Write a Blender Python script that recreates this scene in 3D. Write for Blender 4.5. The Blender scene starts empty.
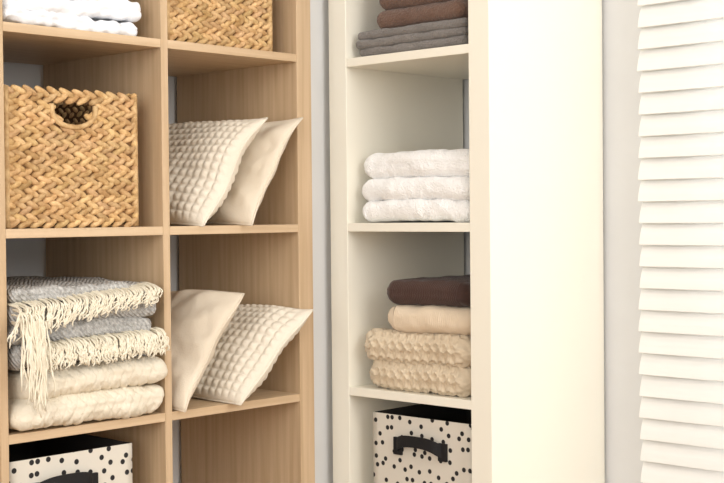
import bpy, bmesh, math, random
import numpy as np
from mathutils import Vector, Matrix, noise
random.seed(4)
S=[1.414,1.068,0.722,0.376]
XF=0.40; YF=-0.40
# ---------------- camera calibration (least squares) ----------------
def axes(psi,th,ro):
    F0=np.array([-math.sin(psi),math.cos(psi),0]);R=np.array([math.cos(psi),math.sin(psi),0]);Z=np.array([0,0,1.])
    F=F0*math.cos(th)-Z*math.sin(th);U=F0*math.sin(th)+Z*math.cos(th)
    return R*math.cos(ro)+U*math.sin(ro), -R*math.sin(ro)+U*math.cos(ro), F
def proj(p,P):
    R,U,F=axes(p[3],p[4],p[5]);d=np.array(P)-p[:3];z=d@F
    return 362+p[6]*1000*(d@R)/z, 241.5-p[6]*1000*(d@U)/z
def resid(p):
    xo,t,w,yR=p[7:11];r=[]
    def ob(P,u,v):
        a,b=proj(p,P)
        if u is not None:r.append(a-u)
        if v is not None:r.append(b-v)
    for y,l in ((yR,[(297,58.5),(298.5,228.5),(300,396)]),(yR-.338,[(165,43),(166.5,231),(169,418)]),(yR-.676,[(3.5,27),(6,233),(8,440)]),(yR+.04,[(311,None),(313,None),(315,None)])):
        for (u,v),z in zip(l,S): ob((XF,y,z),u,v)
    for x,l in ((xo,[(328,None),(330,None),(332,None)]),(xo+t,[(346.5,61),(347.5,226.5),(349,393)]),(xo+t+w,[(469,50),(470,227.5),(471.5,404)]),(xo+2*t+w,[(488.5,None),(490,None),(492,None)])):
        for (u,v),z in zip(l,S): ob((x,YF,z),u,v)
    for u,z in zip((602,603.5,605.5),S): ob((xo+2*t+w,-.01,z),u,None)
    return np.array(r)
p=np.array([2.453,-2.49,1.111,math.radians(43.4),.0246,-.008,1.4,.383,.05,.322,-.505])
lam=1e-3
for it in range(60):
    r=resid(p);J=np.zeros((len(r),len(p)))
    for i in range(len(p)):
        q=p.copy();q[i]+=1e-6;J[:,i]=(resid(q)-r)/1e-6
    A=J.T@J
    dp=np.linalg.solve(A+lam*np.diag(np.diag(A)),-J.T@r)
    if np.sum(resid(p+dp)**2)<np.sum(r**2): p=p+dp;lam*=.5
    else: lam*=4
cx,cy,cz,psi,th,ro,fk,xLo,tR,wR,yR=[float(v) for v in p]
R_,U_,F_=axes(psi,th,ro)
cam=bpy.data.cameras.new("camera");co=bpy.data.objects.new("camera",cam);bpy.context.collection.objects.link(co)
M=Matrix(((R_[0],U_[0],-F_[0],cx),(R_[1],U_[1],-F_[1],cy),(R_[2],U_[2],-F_[2],cz),(0,0,0,1)))
co.matrix_world=M;cam.sensor_width=36;cam.lens=fk*1000*36/724;cam.clip_start=.05
bpy.context.scene.camera=co
xI=xLo+tR
# ---------------- materials ----------------
def lin(c):
    o=[]
    for v in c:
        v/=255;o.append(v/12.92 if v<=.04045 else ((v+.055)/1.055)**2.4)
    return (*o,1)
def mat(name,c1,c2=None,rough=.8,scale=(8,8,8),nscale=1.,bump=0,bscale=200,bdist=.002,sheen=0,spec=.3,detail=4,attr=False,wave=None):
    m=bpy.data.materials.new(name);m.use_nodes=True;nt=m.node_tree;N=nt.nodes;L=nt.links
    b=N["Principled BSDF"];b.inputs["Roughness"].default_value=rough;b.inputs["Specular IOR Level"].default_value=spec
    if sheen:b.inputs["Sheen Weight"].default_value=sheen
    tc=N.new("ShaderNodeTexCoord");mp=N.new("ShaderNodeMapping");mp.inputs["Scale"].default_value=scale
    L.new(tc.outputs["Object"],mp.inputs["Vector"])
    b.inputs["Base Color"].default_value=lin(c1)
    if c2:
        n=N.new("ShaderNodeTexNoise");n.inputs["Scale"].default_value=nscale;n.inputs["Detail"].default_value=detail
        L.new(mp.outputs[0],n.inputs["Vector"])
        r=N.new("ShaderNodeValToRGB");r.color_ramp.elements[0].color=lin(c1);r.color_ramp.elements[1].color=lin(c2)
        r.color_ramp.elements[0].position=.35;r.color_ramp.elements[1].position=.65
        L.new(n.outputs["Fac"],r.inputs[0]);out=r.outputs[0]
        if attr:
            at=N.new("ShaderNodeAttribute");at.attribute_name="rnd"
            mx=N.new("ShaderNodeMix");mx.data_type='RGBA';mx.blend_type='MULTIPLY';mx.inputs[0].default_value=1
            L.new(out,mx.inputs[6]);L.new(at.outputs["Color"],mx.inputs[7]);out=mx.outputs[2]
        L.new(out,b.inputs["Base Color"])
    if bump:
        if wave:
            n2=N.new("ShaderNodeTexWave");n2.inputs["Scale"].default_value=wave;n2.inputs["Distortion"].default_value=2
            n2.bands_direction='DIAGONAL'
        else:
            n2=N.new("ShaderNodeTexNoise");n2.inputs["Scale"].default_value=bscale;n2.inputs["Detail"].default_value=2
        L.new(tc.outputs["Object"],n2.inputs["Vector"])
        bp=N.new("ShaderNodeBump");bp.inputs["Strength"].default_value=bump;bp.inputs["Distance"].default_value=bdist
        L.new(n2.outputs["Fac"],bp.inputs["Height"]);L.new(bp.outputs[0],b.inputs["Normal"])
    return m
oak_v=mat("oak_vertical",(203,176,143),(187,159,125),rough=.5,scale=(70,70,2.5),nscale=1.2,bump=.1,bscale=150,detail=7)
oak_h=mat("oak_horizontal",(208,182,149),(194,166,132),rough=.5,scale=(70,2.5,70),nscale=1.2,bump=.1,bscale=150,detail=7)
white_lam=mat("cream_laminate",(242,237,222),rough=.32,spec=.4)
wallm=mat("wall_paint",(222,222,221),(219,219,218),rough=.9,bump=.05,bscale=300)
ceilm=mat("ceiling_paint",(240,240,240),rough=.9)
floorm=mat("oak_floor",(190,160,125),(165,132,98),rough=.45,scale=(2,30,1),nscale=1.5)
trimm=mat("trim_paint",(240,240,238),rough=.4)
blindm=mat("blind_slat",(247,246,242),(244,242,238),rough=.45,scale=(2,60,60))
def translucent(m,f):
    nt=m.node_tree;N=nt.nodes;L=nt.links;out=N["Material Output"];b=N["Principled BSDF"]
    t=N.new("ShaderNodeBsdfTranslucent");t.inputs[0].default_value=(.95,.94,.9,1);mx=N.new("ShaderNodeMixShader");mx.inputs[0].default_value=f
    L.new(b.outputs[0],mx.inputs[1]);L.new(t.outputs[0],mx.inputs[2]);L.new(mx.outputs[0],out.inputs[0])
translucent(blindm,.2)
wick=mat("water_hyacinth",(216,182,134),(178,141,95),rough=.7,scale=(60,60,60),nscale=1.2,bump=.5,bscale=260,attr=True,spec=.2)
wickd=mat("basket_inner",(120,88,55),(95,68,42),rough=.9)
terry_w=mat("terry_white",(253,252,250),rough=.95,bump=.8,bscale=260,bdist=.005,sheen=.5)
terry_g=mat("terry_grey",(134,128,123),(117,112,108),rough=.95,bump=1,bscale=260,bdist=.005,sheen=.2)
terry_b=mat("terry_brown",(122,95,80),(106,81,68),rough=.95,bump=1,bscale=260,bdist=.005,sheen=.2)
duvet=mat("duvet_white",(234,235,238),rough=.9,bump=.3,bscale=120,bdist=.004)
knit_d=mat("knit_dark_brown",(76,54,46),(63,44,38),rough=.95,bump=.6,bscale=500,sheen=.2)
knit_p=mat("knit_pale_beige",(227,209,184),(220,201,175),rough=.95,bump=.4,bscale=500,sheen=.2)
knit_c=mat("knit_cable_beige",(218,201,175),(209,191,164),rough=.95,bump=.5,bscale=420,bdist=.002,sheen=.2)
cush_p=mat("cushion_linen",(224,211,191),(216,202,181),rough=.95,bump=.5,bscale=420,bdist=.002)
cush_w=mat("cushion_waffle",(231,221,204),(225,214,196),rough=.95,bump=.5,bscale=420)
blank_g=mat("wool_grey",(200,197,192),(160,157,153),rough=.95,scale=(90,90,90),nscale=2,bump=.7,bdist=.003,wave=60)
blank_c=mat("wool_cream",(233,223,204),(224,213,192),rough=.95,scale=(20,20,20),bump=.6,bdist=.002,bscale=300)
fringem=mat("fringe_wool",(236,228,208),(225,215,193),rough=.95,scale=(60,60,60))
blackm=mat("black_webbing",(28,27,28),rough=.7,bump=.3,bscale=500)
boxin=mat("box_lining",(60,56,52),rough=.9)
glassm=mat("window_glass",(235,240,245),rough=.02);glassm.node_tree.nodes["Principled BSDF"].inputs["Transmission Weight"].default_value=1
def dots():
    m=bpy.data.materials.new("dotted_canvas");m.use_nodes=True;nt=m.node_tree;N=nt.nodes;L=nt.links
    b=N["Principled BSDF"];b.inputs["Roughness"].default_value=.9
    tc=N.new("ShaderNodeTexCoord")
    v=N.new("ShaderNodeTexVoronoi");v.inputs["Scale"].default_value=40;v.inputs["Randomness"].default_value=.8
    v.voronoi_dimensions='2D'
    L.new(tc.outputs["UV"],v.inputs["Vector"])
    r=N.new("ShaderNodeValToRGB");r.color_ramp.elements[0].color=lin((35,32,32));r.color_ramp.elements[1].color=lin((214,207,194))
    r.color_ramp.elements[0].position=.18;r.color_ramp.elements[1].position=.21
    L.new(v.outputs["Distance"],r.inputs[0]);L.new(r.outputs[0],b.inputs["Base Color"])
    return m
dotm=dots()
# ---------------- builder ----------------
class B:
    def __init__(s): s.v=[];s.f=[];s.m=[];s.c=[];s.sm=[];s.uv={}
    def add(s,vs,fs,mi=0,c=1.,smooth=True):
        o=len(s.v);s.v+=[tuple(x) for x in vs];s.c+=[c]*len(vs)
        for f in fs: s.f.append([i+o for i in f]);s.m.append(mi);s.sm.append(smooth)
    def box(s,lo,hi,mi=0,bev=.001):
        bm=bmesh.new();bmesh.ops.create_cube(bm,size=1)
        for v in bm.verts: v.co=Vector([(lo[k]+hi[k])/2+v.co[k]*(hi[k]-lo[k]) for k in range(3)])
        if bev: bmesh.ops.bevel(bm,geom=bm.edges[:],offset=bev,segments=2,affect='EDGES',profile=.5)
        bm.verts.index_update()
        s.add([v.co for v in bm.verts],[[v.index for v in f.verts] for f in bm.faces],mi,1.,False);bm.free()
    def tube(s,pts,r,mi=0,n=6,c=1.,taper=None):
        vs=[];k=len(pts);pts=[Vector(q) for q in pts]
        for i,q in enumerate(pts):
            t=(pts[min(i+1,k-1)]-pts[max(i-1,0)]).normalized()
            a=t.orthogonal().normalized() if i==0 else (a-t*a.dot(t)).normalized()
            b=t.cross(a);rr=r*(taper[i] if taper else 1)
            for j in range(n):
                an=2*math.pi*j/n;vs.append(q+(a*math.cos(an)+b*math.sin(an))*rr)
        fs=[[i*n+j,i*n+(j+1)%n,(i+1)*n+(j+1)%n,(i+1)*n+j] for i in range(k-1) for j in range(n)]
        fs+=[list(range(n)),list(range((k-1)*n,k*n))]
        s.add(vs,fs,mi,c)
    def make(s,name,mats,parent=None,merge=False):
        me=bpy.data.meshes.new(name);me.from_pydata(s.v,[],s.f)
        at=me.color_attributes.new("rnd",'FLOAT_COLOR','POINT')
        buf=np.ones((len(s.v),4),dtype=np.float32);cc=np.array([[x,x,x] if not isinstance(x,tuple) else x for x in s.c],dtype=np.float32);buf[:,:3]=cc
        at.data.foreach_set("color",buf.ravel())
        for m in mats: me.materials.append(m)
        for pl,mi,sm in zip(me.polygons,s.m,s.sm): pl.material_index=mi;pl.use_smooth=sm
        bm=bmesh.new();bm.from_mesh(me)
        if merge:bmesh.ops.remove_doubles(bm,verts=bm.verts,dist=1e-5)
        bmesh.ops.recalc_face_normals(bm,faces=bm.faces);bm.to_mesh(me);bm.free()
        ob=bpy.data.objects.new(name,me);bpy.context.collection.objects.link(ob)
        if parent: ob.parent=parent
        return ob
PL=lambda a,d,z: Vector((XF-d,yR+a,z))      # left unit: a across (0=right panel inner), d depth from front
PR=lambda a,d,z: Vector((xI+a,YF+d,z))      # right unit
# ---------------- room ----------------
wx0,wx1,wz0,wz1=.99,2.2,.35,2.25
b=B();b.box((-.1,-4.5,0),(0,.1,2.7),0,0);b.make("wall_left",[wallm])
b=B()
b.box((0,0,0),(wx0,.1,2.7),0,0);b.box((wx1,0,0),(3.4,.1,2.7),0,0);b.box((wx0,0,0),(wx1,.1,wz0),0,0);b.box((wx0,0,wz1),(wx1,.1,2.7),0,0)
b.make("wall_back",[wallm])
b=B();b.box((0,yR+.046,0),(.335,-.0005,2.7),0,.002);b.make("gap_brightener_block",[wallm])  # added block filling the corner, so the gap between units catches light
b=B();b.box((-.1,-4.5,-.1),(3.4,.1,0),0,0);b.make("floor",[floorm])
b=B();b.box((-.1,-4.5,2.7),(3.4,.1,2.8),0,0);b.make("ceiling",[ceilm])
b=B();b.box((0.34,-.012,0),(3.4,0,.08),0,.002);b.make("baseboard_back",[trimm])
b=B();b.box((0,-4.5,0),(.012,-.6,.08),0,.002);b.make("baseboard_left",[trimm])
b=B()
for lo,hi in (((wx0,.02,wz0),(wx0+.05,.08,wz1)),((wx1-.05,.02,wz0),(wx1,.08,wz1)),((wx0,.02,wz0),(wx1,.08,wz0+.05)),((wx0,.02,wz1-.05),(wx1,.08,wz1)),((1.56,.02,wz0),(1.61,.08,wz1))): b.box(lo,hi,0,.003)
b.box((wx0+.04,.048,wz0+.04),(wx1-.04,.054,wz1-.04),1,0)
b.make("window_1",[trimm,glassm])
# blind
b=B();bx0,bx1=.899,2.26;yb=-.045
tilt=math.radians(71);zz=.30;i=0
while zz<2.3:
    hw=.0252;e=random.uniform(-.002,.002)
    n=6;vs=[];
    for k in range(n+1):
        u=-1+2*k/n
        y=yb+u*hw*math.cos(tilt);z=zz+u*hw*math.sin(tilt)
        cv=.003*(1-u*u)
        y-=cv*math.sin(tilt);z+=cv*math.cos(tilt)
        for t in (-.0013,.0013):
            for x in (bx0+e,bx1+e): vs.append((x,y+t*math.sin(tilt)*-1,z+t*math.cos(tilt)))
    fs=[]
    for k in range(n):
        o=k*4;q=o+4
        fs+=[[o,o+1,q+1,q],[o+2,o+3,q+3,q+2],[o,o+2,q+2,q],[o+1,o+3,q+3,q+1]]
    fs+=[[0,1,3,2],[n*4,n*4+1,n*4+3,n*4+2]]
    b.add(vs,fs,0,1.,False);zz+=.0442;i+=1
b.box((bx0,yb-.03,2.33),(bx1,yb+.03,2.38),0,.003)
b.box((bx0,yb-.02,.255),(bx1,yb+.02,.275),0,.003)
for x in (1.04,1.6,2.12):
    b.box((x-.0012,yb+.0192,.27),(x+.0012,yb+.0208,2.34),0,0)
b.make("venetian_blind",[blindm])
# ---------------- shelf units ----------------
ztop=S[0]+.008+.33
b=B()
TL=.04
xb=.012
b.box((xb,yR,0),(XF,yR+TL,ztop+TL),0)
for k in range(1,4): b.box((xb,yR-.346*k,0.038),(XF-.0005,yR-.346*k+.016,ztop),0)
yEnd=yR-.346*4+.016
b.box((xb,yEnd-TL,0),(XF,yEnd,ztop+TL),0)
for z in S: 
    for k in range(4): b.box((xb,yR-.346*k-.33,z-.008),(XF-.001,yR-.346*k,z+.008),1)
b.box((xb,yEnd,ztop),(XF,yR,ztop+TL),1);b.box((xb,yEnd,0),(XF,yR,.038),1)
b.make("oak_cube_shelf",[oak_v,oak_h])
b=B()
b.box((xLo,YF,0),(xI,-.012,ztop+TL),0);b.box((xI+wR,YF,0),(xI+wR+tR,-.012,ztop+TL),0)
for z in S: b.box((xI,YF+.001,z-.009),(xI+wR,-.012,z+.009),0)
b.box((xI,YF,ztop),(xI+wR,-.012,ztop+TL),0);b.box((xI,YF,0),(xI+wR,-.012,.038),0)
b.make("white_cube_shelf",[white_lam])
# ---------------- wicker baskets ----------------
def basket(name,a0,a1,d0,d1,z0,H,hole=True):
    b=B();rows=max(1,round(H/.0218));rh=H/rows
    pitch=.0245
    A0,A1,D0,D1=a0+.008,a1-.008,d0+.008,d1-.008
    segs=[((A0,D0),(A1,D0),(0,-1)),((A1,D0),(A1,D1),(1,0)),((A1,D1),(A0,D1),(0,1)),((A0,D1),(A0,D0),(-1,0))]
    ac=(a0+a1)/2
    nu,nv=8,6
    def leaf(c,ax,ay,an,l,w,t,col):
        vs=[];
        for i in range(nv+1):
            ph=math.pi*i/nv;x=-math.cos(ph);r=math.sin(ph)**.8
            for j in range(nu):
                q=2*math.pi*j/nu
                vs.append(c+ax*(x*l)+ay*(r*math.cos(q)*w)+an*(r*math.sin(q)*t+.12*t*math.cos(ph*2)))
        fs=[[i*nu+j,i*nu+(j+1)%nu,(i+1)*nu+(j+1)%nu,(i+1)*nu+j] for i in range(nv) for j in range(nu)]
        b.add(vs,fs,0,col)
    h1=rows-1;h0=rows-4
    for r in range(rows):
        zc=z0+rh*(r+.5)
        for si,(P,Q,nn) in enumerate(segs):
            L=math.dist(P,Q);n=max(2,round(L/pitch));st=L/n
            for k in range(n+1):
                for up in (1,-1):
                    u=(k+(.5 if up<0 else 0))*st+random.uniform(-.0015,.0015)
                    u=max(.004,u)
                    if u>L-.002: continue
                    aa=P[0]+(Q[0]-P[0])*u/L;dd=P[1]+(Q[1]-P[1])*u/L
                    if hole and si==0 and abs(aa-ac)<.044 and h0<r<h1: 
                        if not (r==h0+1 and abs(aa-ac)>.034): continue
                    zz=zc+up*rh*.25+random.uniform(-.001,.001)
                    c=PL(aa,dd,zz);T=(PL(Q[0],Q[1],0)-PL(P[0],P[1],0)).normalized()
                    Nn=(PL(nn[0],nn[1],0)-PL(0,0,0)).normalized();Z=Vector((0,0,1))
                    an=math.radians(27*up+random.uniform(-6,6))
                    ax=T*math.cos(an)-Z*math.sin(an);ay=T*math.sin(an)+Z*math.cos(an)
                    ax=(ax+Nn*.14).normalized()
                    g=random.uniform(.82,1.12);col=(g,g*random.uniform(.95,1.01),g*random.uniform(.90,1.02))
                    leaf(c,ax,ay,Nn,pitch*(.62 if .01<u<L-.012 else .5)*random.uniform(.92,1.08),rh*.30,.0066,col)
    for (s,d) in ((A0,D0),(A1,D0),(A1,D1),(A0,D1)):
        b.tube([PL(s,d,z0+H*k/8) for k in range(9)],.006,0,8,.92)
    t=.004;i0,i1,j0,j1=a0+.009,a1-.009,d0+.009,d1-.009
    def pb(A,Bb,D,E,Z0,Z1):
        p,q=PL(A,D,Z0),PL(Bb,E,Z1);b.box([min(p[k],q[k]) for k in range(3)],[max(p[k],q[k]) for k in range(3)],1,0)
    hz0=z0+rh*(h0+1)+.004;hz1=z0+rh*h1
    if hole:
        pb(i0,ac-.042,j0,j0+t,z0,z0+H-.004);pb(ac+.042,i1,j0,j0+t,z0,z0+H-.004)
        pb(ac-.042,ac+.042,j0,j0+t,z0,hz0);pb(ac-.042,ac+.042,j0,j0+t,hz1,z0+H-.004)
        pts=[]
        for k in range(17):
            an=math.pi*k/16;pts.append(PL(ac-.046*math.cos(an),d0+.004,hz1-.004-(hz1-hz0)*math.sin(an)**.7))
        b.tube(pts,.005,0,7,.95)
    else: pb(i0,i1,j0,j0+t,z0,z0+H-.004)
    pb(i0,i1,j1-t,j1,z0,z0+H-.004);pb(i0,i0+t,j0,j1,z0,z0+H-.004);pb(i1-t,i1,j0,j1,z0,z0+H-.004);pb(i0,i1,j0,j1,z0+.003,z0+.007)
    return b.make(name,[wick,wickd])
basket("wicker_basket",-.668,-.384,.015,.345,S[1]+.010,.240)
basket("wicker_basket",-.322,-.045,.015,.345,S[0]+.010,.240)
# ---------------- cushions ----------------
def cushion(name,c,lean,su,sv,T,m,waffle,seed,yaw=0,spin=0,place=PL,pin=.05):
    U=Vector((-1,0,0));l=math.radians(lean);V=Vector((0,math.sin(l),math.cos(l)))
    Rz=Matrix.Rotation(math.radians(yaw),3,'Z');U=Rz@U;V=Rz@V
    Nn=U.cross(V).normalized()
    Rs=Matrix.Rotation(math.radians(spin),3,Nn);U=Rs@U;V=Rs@V
    n=190 if waffle else 110
    b=B();C=place(*c)
    for side in (1,-1):
        vs=[]
        for i in range(n+1):
            for j in range(n+1):
                tu=2*i/n-1;tv=2*j/n-1
                u=.5*math.sin(tu*math.pi/2)+.5*tu;v=.5*math.sin(tv*math.pi/2)+.5*tv
                e=max(0,(1-u*u)*(1-v*v))
                h=T/2*e**.42
                X=u*su/2*(1-pin*(1-v*v)*abs(u));Y=v*sv/2*(1-pin*(1-u*u)*abs(v))
                if waffle:
                    k=19
                    w=abs(math.sin(math.pi*k*(u*.5+.5)))*abs(math.sin(math.pi*k*(v*.5+.5)*sv/su))
                    h+=.0055*(w**.8)*min(1,e*8)
                q=Vector((X*9,Y*9,seed*3.1+side))
                h+=(.008*noise.noise(q)+.004*noise.noise(q*2.5)+(0 if waffle else .0015*noise.noise(q*6)))*min(1,e*4)
                cr=math.sin(math.atan2(abs(Y),abs(X)+1e-6)*14+seed+3*noise.noise(q))
                h+=(.0036 if not waffle else .001)*cr*min(1,e*6)*(u*u+v*v)*.7
                bend=.016*noise.noise(Vector((u*1.1,v*1.1,seed)))
                vs.append(C+U*X+V*Y+Nn*(side*h+bend))
        fs=[[i*(n+1)+j,(i+1)*(n+1)+j,(i+1)*(n+1)+j+1,i*(n+1)+j+1] for i in range(n) for j in range(n)]
        b.add(vs,fs,0)
    def E(u,v):
        X=u*su/2*(1-pin*(1-v*v)*abs(u));Y=v*sv/2*(1-pin*(1-u*u)*abs(v))
        return C+U*X+V*Y+Nn*(.016*noise.noise(Vector((u*1.1,v*1.1,seed))))
    pts=[E(-1+2*k/24,-1) for k in range(24)]+[E(1,-1+2*k/24) for k in range(24)]+[E(1-2*k/24,1) for k in range(24)]+[E(-1,1-2*k/24) for k in range(25)]
    b.tube(pts,.0022,0,6)
    return b.make(name,[m],merge=False)
z1=S[1]+.008;z2=S[2]+.008
cushion("waffle_cushion",(-.176,.175,z1+.106),38,.37,.268,.080,cush_w,True,1)
cushion("linen_cushion",(-.086,.16,z1+.108),33,.38,.254,.064,cush_p,False,2)
cushion("linen_cushion",(-.243,.165,z2+.108),35,.37,.258,.082,cush_p,False,3)
cushion("waffle_cushion",(-.098,.15,z2+.087),49,.38,.258,.080,cush_w,True,4)
# ---------------- folded textiles ----------------
def slab(b,P,s0,s1,d0,d1,z0,T,mi,seed,stack=0,amp=.004,edge=.006,disp=None,split=0,nv=90,tilt=0,wob=.0025,na=14):
    hd=(d1-d0)/2;dc=(d0+d1)/2;ht=T/2;re=min(T*.48,(s1-s0)*.3)
    st=[re*(1-math.cos(math.pi/2*k/8)) for k in range(9)]
    mid=[re+(s1-s0-2*re)*k/nv for k in range(1,nv)]
    st=[s0+x for x in st+mid]+[s1-x for x in reversed(st)]
    ns=14;vs=[];cnt=0
    for s in st:
        e=min(s-s0,s1-s);k=1 if e>=re else math.sqrt(max(0,1-(1-e/re)**2));k=max(k,.04)
        h=ht*k;D=hd-re*(1-k);r=h
        ring=[]
        for j in range(na+1):
            a=math.pi/2+math.pi*j/na;ring.append((-(D-r)+r*math.cos(a),r*math.sin(a),math.cos(a),math.sin(a),'f'))
        for j in range(1,ns): ring.append((-(D-r)+2*(D-r)*j/ns,-h,0,-1,'b'))
        for j in range(na+1):
            a=-math.pi/2+math.pi*j/na;ring.append(((D-r)+r*math.cos(a),r*math.sin(a),math.cos(a),math.sin(a),'r'))
        for j in range(1,ns): ring.append(((D-r)-2*(D-r)*j/ns,h,0,1,'t'))
        cnt=len(ring);per=0;prev=None
        for (dd,z,nd,nz,tg) in ring:
            if prev: per+=math.dist(prev,(dd,z))
            prev=(dd,z)
            o=0
            if disp: o+=disp(s,per if tg=='f' else (dd if tg!='f' else 0),tg)*k
            if split and tg=='f': o-=split*math.exp(-((z/h-.15*noise.noise(Vector((s*8,seed*2.,3))))/.16)**2)*k
            o+=wob*noise.noise(Vector((s*22,dd*14+z*40,seed*5.)))*k+wob*.5*noise.noise(Vector((s*60,dd*30+z*90,seed*5.)))*k
            d=dc+dd+nd*o;zz=z0+ht+z+nz*o
            fr=math.exp(-max(0,dd+hd)/.06)
            d+=edge*noise.noise(Vector((s*9,seed*7.3,1)))*fr
            zz+=amp*noise.noise(Vector((s*7,dd*6,stack*3.7)))+tilt*(s-(s0+s1)/2)
            aa=s+edge*.6*noise.noise(Vector((seed*4.,zz*20,dd*10)))*(1 if e<re else 0)
            vs.append(P(aa,d,zz))
    n=cnt;m=len(st)
    fs=[[i*n+j,i*n+(j+1)%n,(i+1)*n+(j+1)%n,(i+1)*n+j] for i in range(m-1) for j in range(n)]
    fs+=[list(range(n)),list(range((m-1)*n,m*n))]
    b.add(vs,fs,mi)
# white duvet, top left cell
b=B();z=S[0]+.011
for i,(T,e) in enumerate(((.026,-.385),(.030,-.378),(.042,-.388),(.048,-.395))):
    slab(b,PL,-.668,e,.005+.006*i,.34,z,T*1.1,0,i+1,1,amp=.008,edge=.016,split=.004,wob=.010,tilt=(-.03,.02,-.02,.02)[i]);z+=T*.96
b.make("folded_duvet",[duvet])
# cream blanket + grey fringe blanket, lower left cell
def wv(s,p,t): return -.0014*max(0,math.cos((s*math.cos(.5)+p*math.sin(.5))*2*math.pi/.018))**4-.0014*max(0,math.cos((s*math.cos(.5)-p*math.sin(.5))*2*math.pi/.018))**4
b=B()
slab(b,PL,-.668,-.350,-.024,.33,z2+.004,.056,0,11,2,amp=.006,edge=.018,disp=wv,split=.003,nv=260,wob=.005,na=22)
slab(b,PL,-.655,-.353,-.018,.33,z2+.056,.052,0,12,2,amp=.006,edge=.020,disp=wv,split=.002,nv=260,wob=.005,tilt=.04,na=22)
b.make("cream_blanket",[blank_c])
b=B();zg=z2+.108
for i,(T,e,d) in enumerate(((.042,-.366,-.004),(.036,-.372,-.010),(.036,-.366,-.012),(.028,-.374,.0))):
    slab(b,PL,-.668,e,d,.335,zg,T*1.05,0,20+i,2,amp=.007,edge=.014,split=.003,wob=.006);zg+=T*.955
def strand(a0,d0,z0,length,da,r=.0022,out=-.03):
    pts=[];n=14;sd=random.random()*50
    for k in range(n+1):
        t=k/n
        if t<.3:
            q=t/.3;d=d0+(out-d0)*math.sin(q*math.pi/2);z=z0-.012*(1-math.cos(q*math.pi/2))
        else:
            q=(t-.3)/.7;d=out-.004*math.sin(q*2.5);z=z0-.012-q*length
        a=a0+da*t+.014*noise.noise(Vector((t*4,sd,0)))*t
        pts.append(PL(a,d+.005*noise.noise(Vector((t*5,sd,5))),z+.004*noise.noise(Vector((t*3,sd,9)))))
    b.tube(pts,r,1,6,1,[1.0+.3*math.sin(k*2.3+sd) if k<n else .5 for k in range(n+1)])
for k in range(150):
    t=k/149;a=-.666+.294*t
    strand(a,.03,zg-.002-.022*(1-t)+random.uniform(-.002,.002),random.uniform(.012,.026)+.032*(1-t)**2,random.uniform(-.036,-.006),r=.0014)
for k in range(170):
    t=k/169;a=-.63+.262*t
    strand(a,.0,z2+.150+.008*t+random.uniform(-.003,.003),random.uniform(.020,.034),random.uniform(-.016,.012),r=.0015,out=-.033)
for k in range(44):
    a=-.672+random.uniform(0,.045)
    strand(a,-.005,z2+.20+random.uniform(-.02,.012),random.uniform(.07,.14),random.uniform(-.012,.02),r=.0016,out=-.040)
b.make("fringed_blanket",[blank_g,fringem])
# right unit textiles
b=B();z=S[0]+.011
for i,(T,s0) in enumerate(((.018,.018),(.018,.012),(.018,.016))):
    slab(b,PR,s0,.31,.015,.34,z,T*1.05,0,30+i,4,amp=.003,edge=.005);z+=T*.95
b.make("grey_towel_stack",[terry_g])
b=B();z+=.001
for i,T in enumerate((.040,.044,.045)):
    slab(b,PR,.062+.004*(i%2),.30,.02,.34,z,T*1.04,0,34+i,4,amp=.003,edge=.006,split=.002 if i else 0);z+=T*.97
b.make("brown_towel_stack",[terry_b])
b=B();z=S[1]+.011
for i,(T,s0) in enumerate(((.043,.022),(.046,.016),(.055,.018))):
    slab(b,PR,s0,.312,.008+.004*i,.34,z,T*1.05,0,40+i,5,amp=.005,edge=.008,split=.004 if i==2 else .001,wob=.004);z+=T*.97
b.make("white_towel_stack",[terry_w])
def cable(s,p,t):
    w=.030;u=((p+.006)/w)%1.0
    ph=math.sin(2*math.pi*s/.046+math.floor((p+.006)/w)*1.7)
    c1=math.exp(-((u-.5-.25*ph)/.11)**2);c2=math.exp(-((u-.5+.25*ph)/.11)**2)
    return .0068*max(c1,c2)+.0006*math.sin(s*900)
def rib(s,p,t): return .0007*math.sin(s*1300)
b=B();z=S[2]+.012
for i,(T,s0) in enumerate(((.056,.036),(.058,.020))):
    slab(b,PR,s0,.312,.012,.34,z,T*1.0,0,50+i,6,amp=.006,edge=.012,disp=cable,nv=260,wob=.003,na=40);z+=T*.99
b.make("cable_knit_sweaters",[knit_c])
b=B();z+=.004
slab(b,PR,.084,.31,.016,.33,z,.058,0,53,6,amp=.006,edge=.006,disp=rib,split=.002,nv=200,wob=.004);z+=.058
b.make("beige_sweater",[knit_p])
b=B();slab(b,PR,.084,.312,.014,.33,z,.050,0,54,6,amp=.006,edge=.008,disp=rib,split=.003,nv=200,wob=.004)
b.make("dark_brown_sweater",[knit_d])
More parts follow.
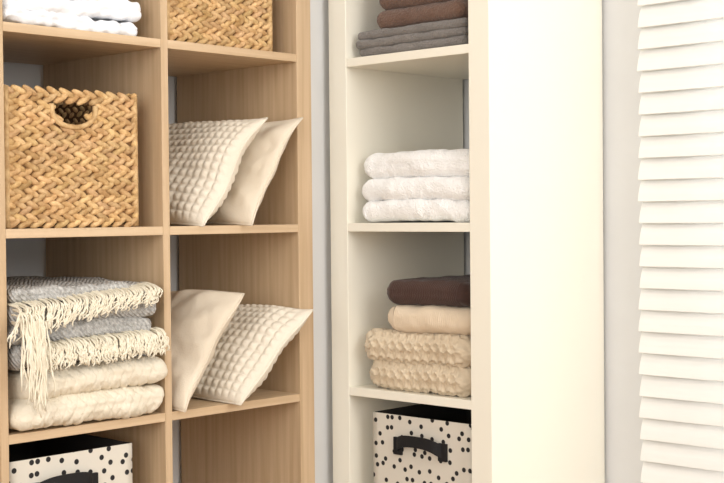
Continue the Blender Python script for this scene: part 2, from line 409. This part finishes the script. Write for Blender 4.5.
# ---------------- dotted boxes ----------------
def dbox(P,s0,s1,d0,d1,z0,H,hs,hz):
    root=bpy.data.objects.new("dotted_storage_box",None);bpy.context.collection.objects.link(root)
    bm=bmesh.new();uv=bm.loops.layers.uv.new("UVMap");t=.004
    nx,nz=16,12
    def wall(A,D,Bq,E,mi,off,flip):
        g=[[bm.verts.new(P(A+(Bq-A)*i/nx,D+(E-D)*i/nx,z0+H*j/nz)+Vector((0,0,0))) for j in range(nz+1)] for i in range(nx+1)]
        for i in range(nx):
            for j in range(nz):
                f=bm.faces.new([g[i][j],g[i+1][j],g[i+1][j+1],g[i][j+1]]);f.material_index=mi;f.smooth=True
                for l,(ii,jj) in zip(f.loops,((i,j),(i+1,j),(i+1,j+1),(i,j+1))):
                    L=math.dist((A,D),(Bq,E));l[uv].uv=(off+L*ii/nx,H*jj/nz)
    for o,mi in ((0,0),(t,1)):
        a,c,d,e=s0+o,s1-o,d0+o,d1-o
        wall(a,d,c,d,mi,0,0);wall(c,d,c,e,mi,.37,0);wall(c,e,a,e,mi,.81,0);wall(a,e,a,d,mi,1.3,0)
    for z in (z0,z0+.004):
        f=bm.faces.new([bm.verts.new(P(s,d,z)) for s,d in ((s0,d0),(s1,d0),(s1,d1),(s0,d1))]);f.material_index=1
    oc=[(s0,d0),(s1,d0),(s1,d1),(s0,d1)];ic=[(s0+t,d0+t),(s1-t,d0+t),(s1-t,d1-t),(s0+t,d1-t)]
    for k in range(4):
        q=[oc[k],oc[(k+1)%4],ic[(k+1)%4],ic[k]]
        f=bm.faces.new([bm.verts.new(P(s,d,z0+H)) for s,d in q]);f.material_index=2
    bmesh.ops.remove_doubles(bm,verts=bm.verts,dist=1e-5)
    me=bpy.data.meshes.new("box_body");bm.to_mesh(me);bm.free()
    for m in (dotm,boxin,blackm):me.materials.append(m)
    ob=bpy.data.objects.new("box_body",me);bpy.context.collection.objects.link(ob);ob.parent=root
    bb=B();n=24;w=.060;vs=[]
    for k in range(n+1):
        u=-1+2*k/n
        out=.002+.016*math.sqrt(max(0,1-u**4)) ; zc=hz-.010*u*u*u*u-.004*u*u
        hh=.0135-.002*(1-u*u)
        for (dz,do) in ((hh,0),(hh,.003),(-hh,.003),(-hh,0)):
            vs.append(P(hs+w*u,d0-out+do-.003,zc+dz))
    fs=[[i*4+j,i*4+(j+1)%4,(i+1)*4+(j+1)%4,(i+1)*4+j] for i in range(n) for j in range(4)]
    bb.add(vs,fs,0,1.,False)
    for u in (-1,1):
        lo=P(hs+u*w-.011,d0-.0065,hz-.034);hi=P(hs+u*w+.011,d0-.0005,hz+.002)
        bb.box([min(lo[k],hi[k]) for k in range(3)],[max(lo[k],hi[k]) for k in range(3)],0,.001)
    bb.make("handle",[blackm],parent=root)
z3=S[3]+.009
dbox(PL,-.664,-.410,.018,.34,z3,.296,-.560,z3+.252)
dbox(PR,.052,.315,.018,.34,z3,.296,.185,z3+.249)
# ---------------- light ----------------
def area(n,loc,tgt,size,e,col=(1,1,1)):
    l=bpy.data.lights.new(n,'AREA');l.energy=e;l.size=size;l.color=col
    o=bpy.data.objects.new(n,l);bpy.context.collection.objects.link(o);o.location=loc
    o.rotation_euler=(Vector(tgt)-Vector(loc)).to_track_quat('-Z','Y').to_euler()
area("softbox_key",(3.1,-1.0,2.0),(.5,-.5,1.1),1.3,30,(1,.98,.945))
area("softbox_fill",(2.0,-3.6,1.8),(.8,-.2,1.1),1.8,37,(1,.98,.945))
area("daylight_window",(1.6,.9,1.5),(1.6,0,1.3),1.6,35,(1,1,1))
w=bpy.data.worlds.new("world");bpy.context.scene.world=w;w.use_nodes=True
w.node_tree.nodes["Background"].inputs[0].default_value=(1,.985,.965,1);w.node_tree.nodes["Background"].inputs[1].default_value=1.0
vs=bpy.context.scene.view_settings;vs.view_transform='Standard';vs.exposure=.1
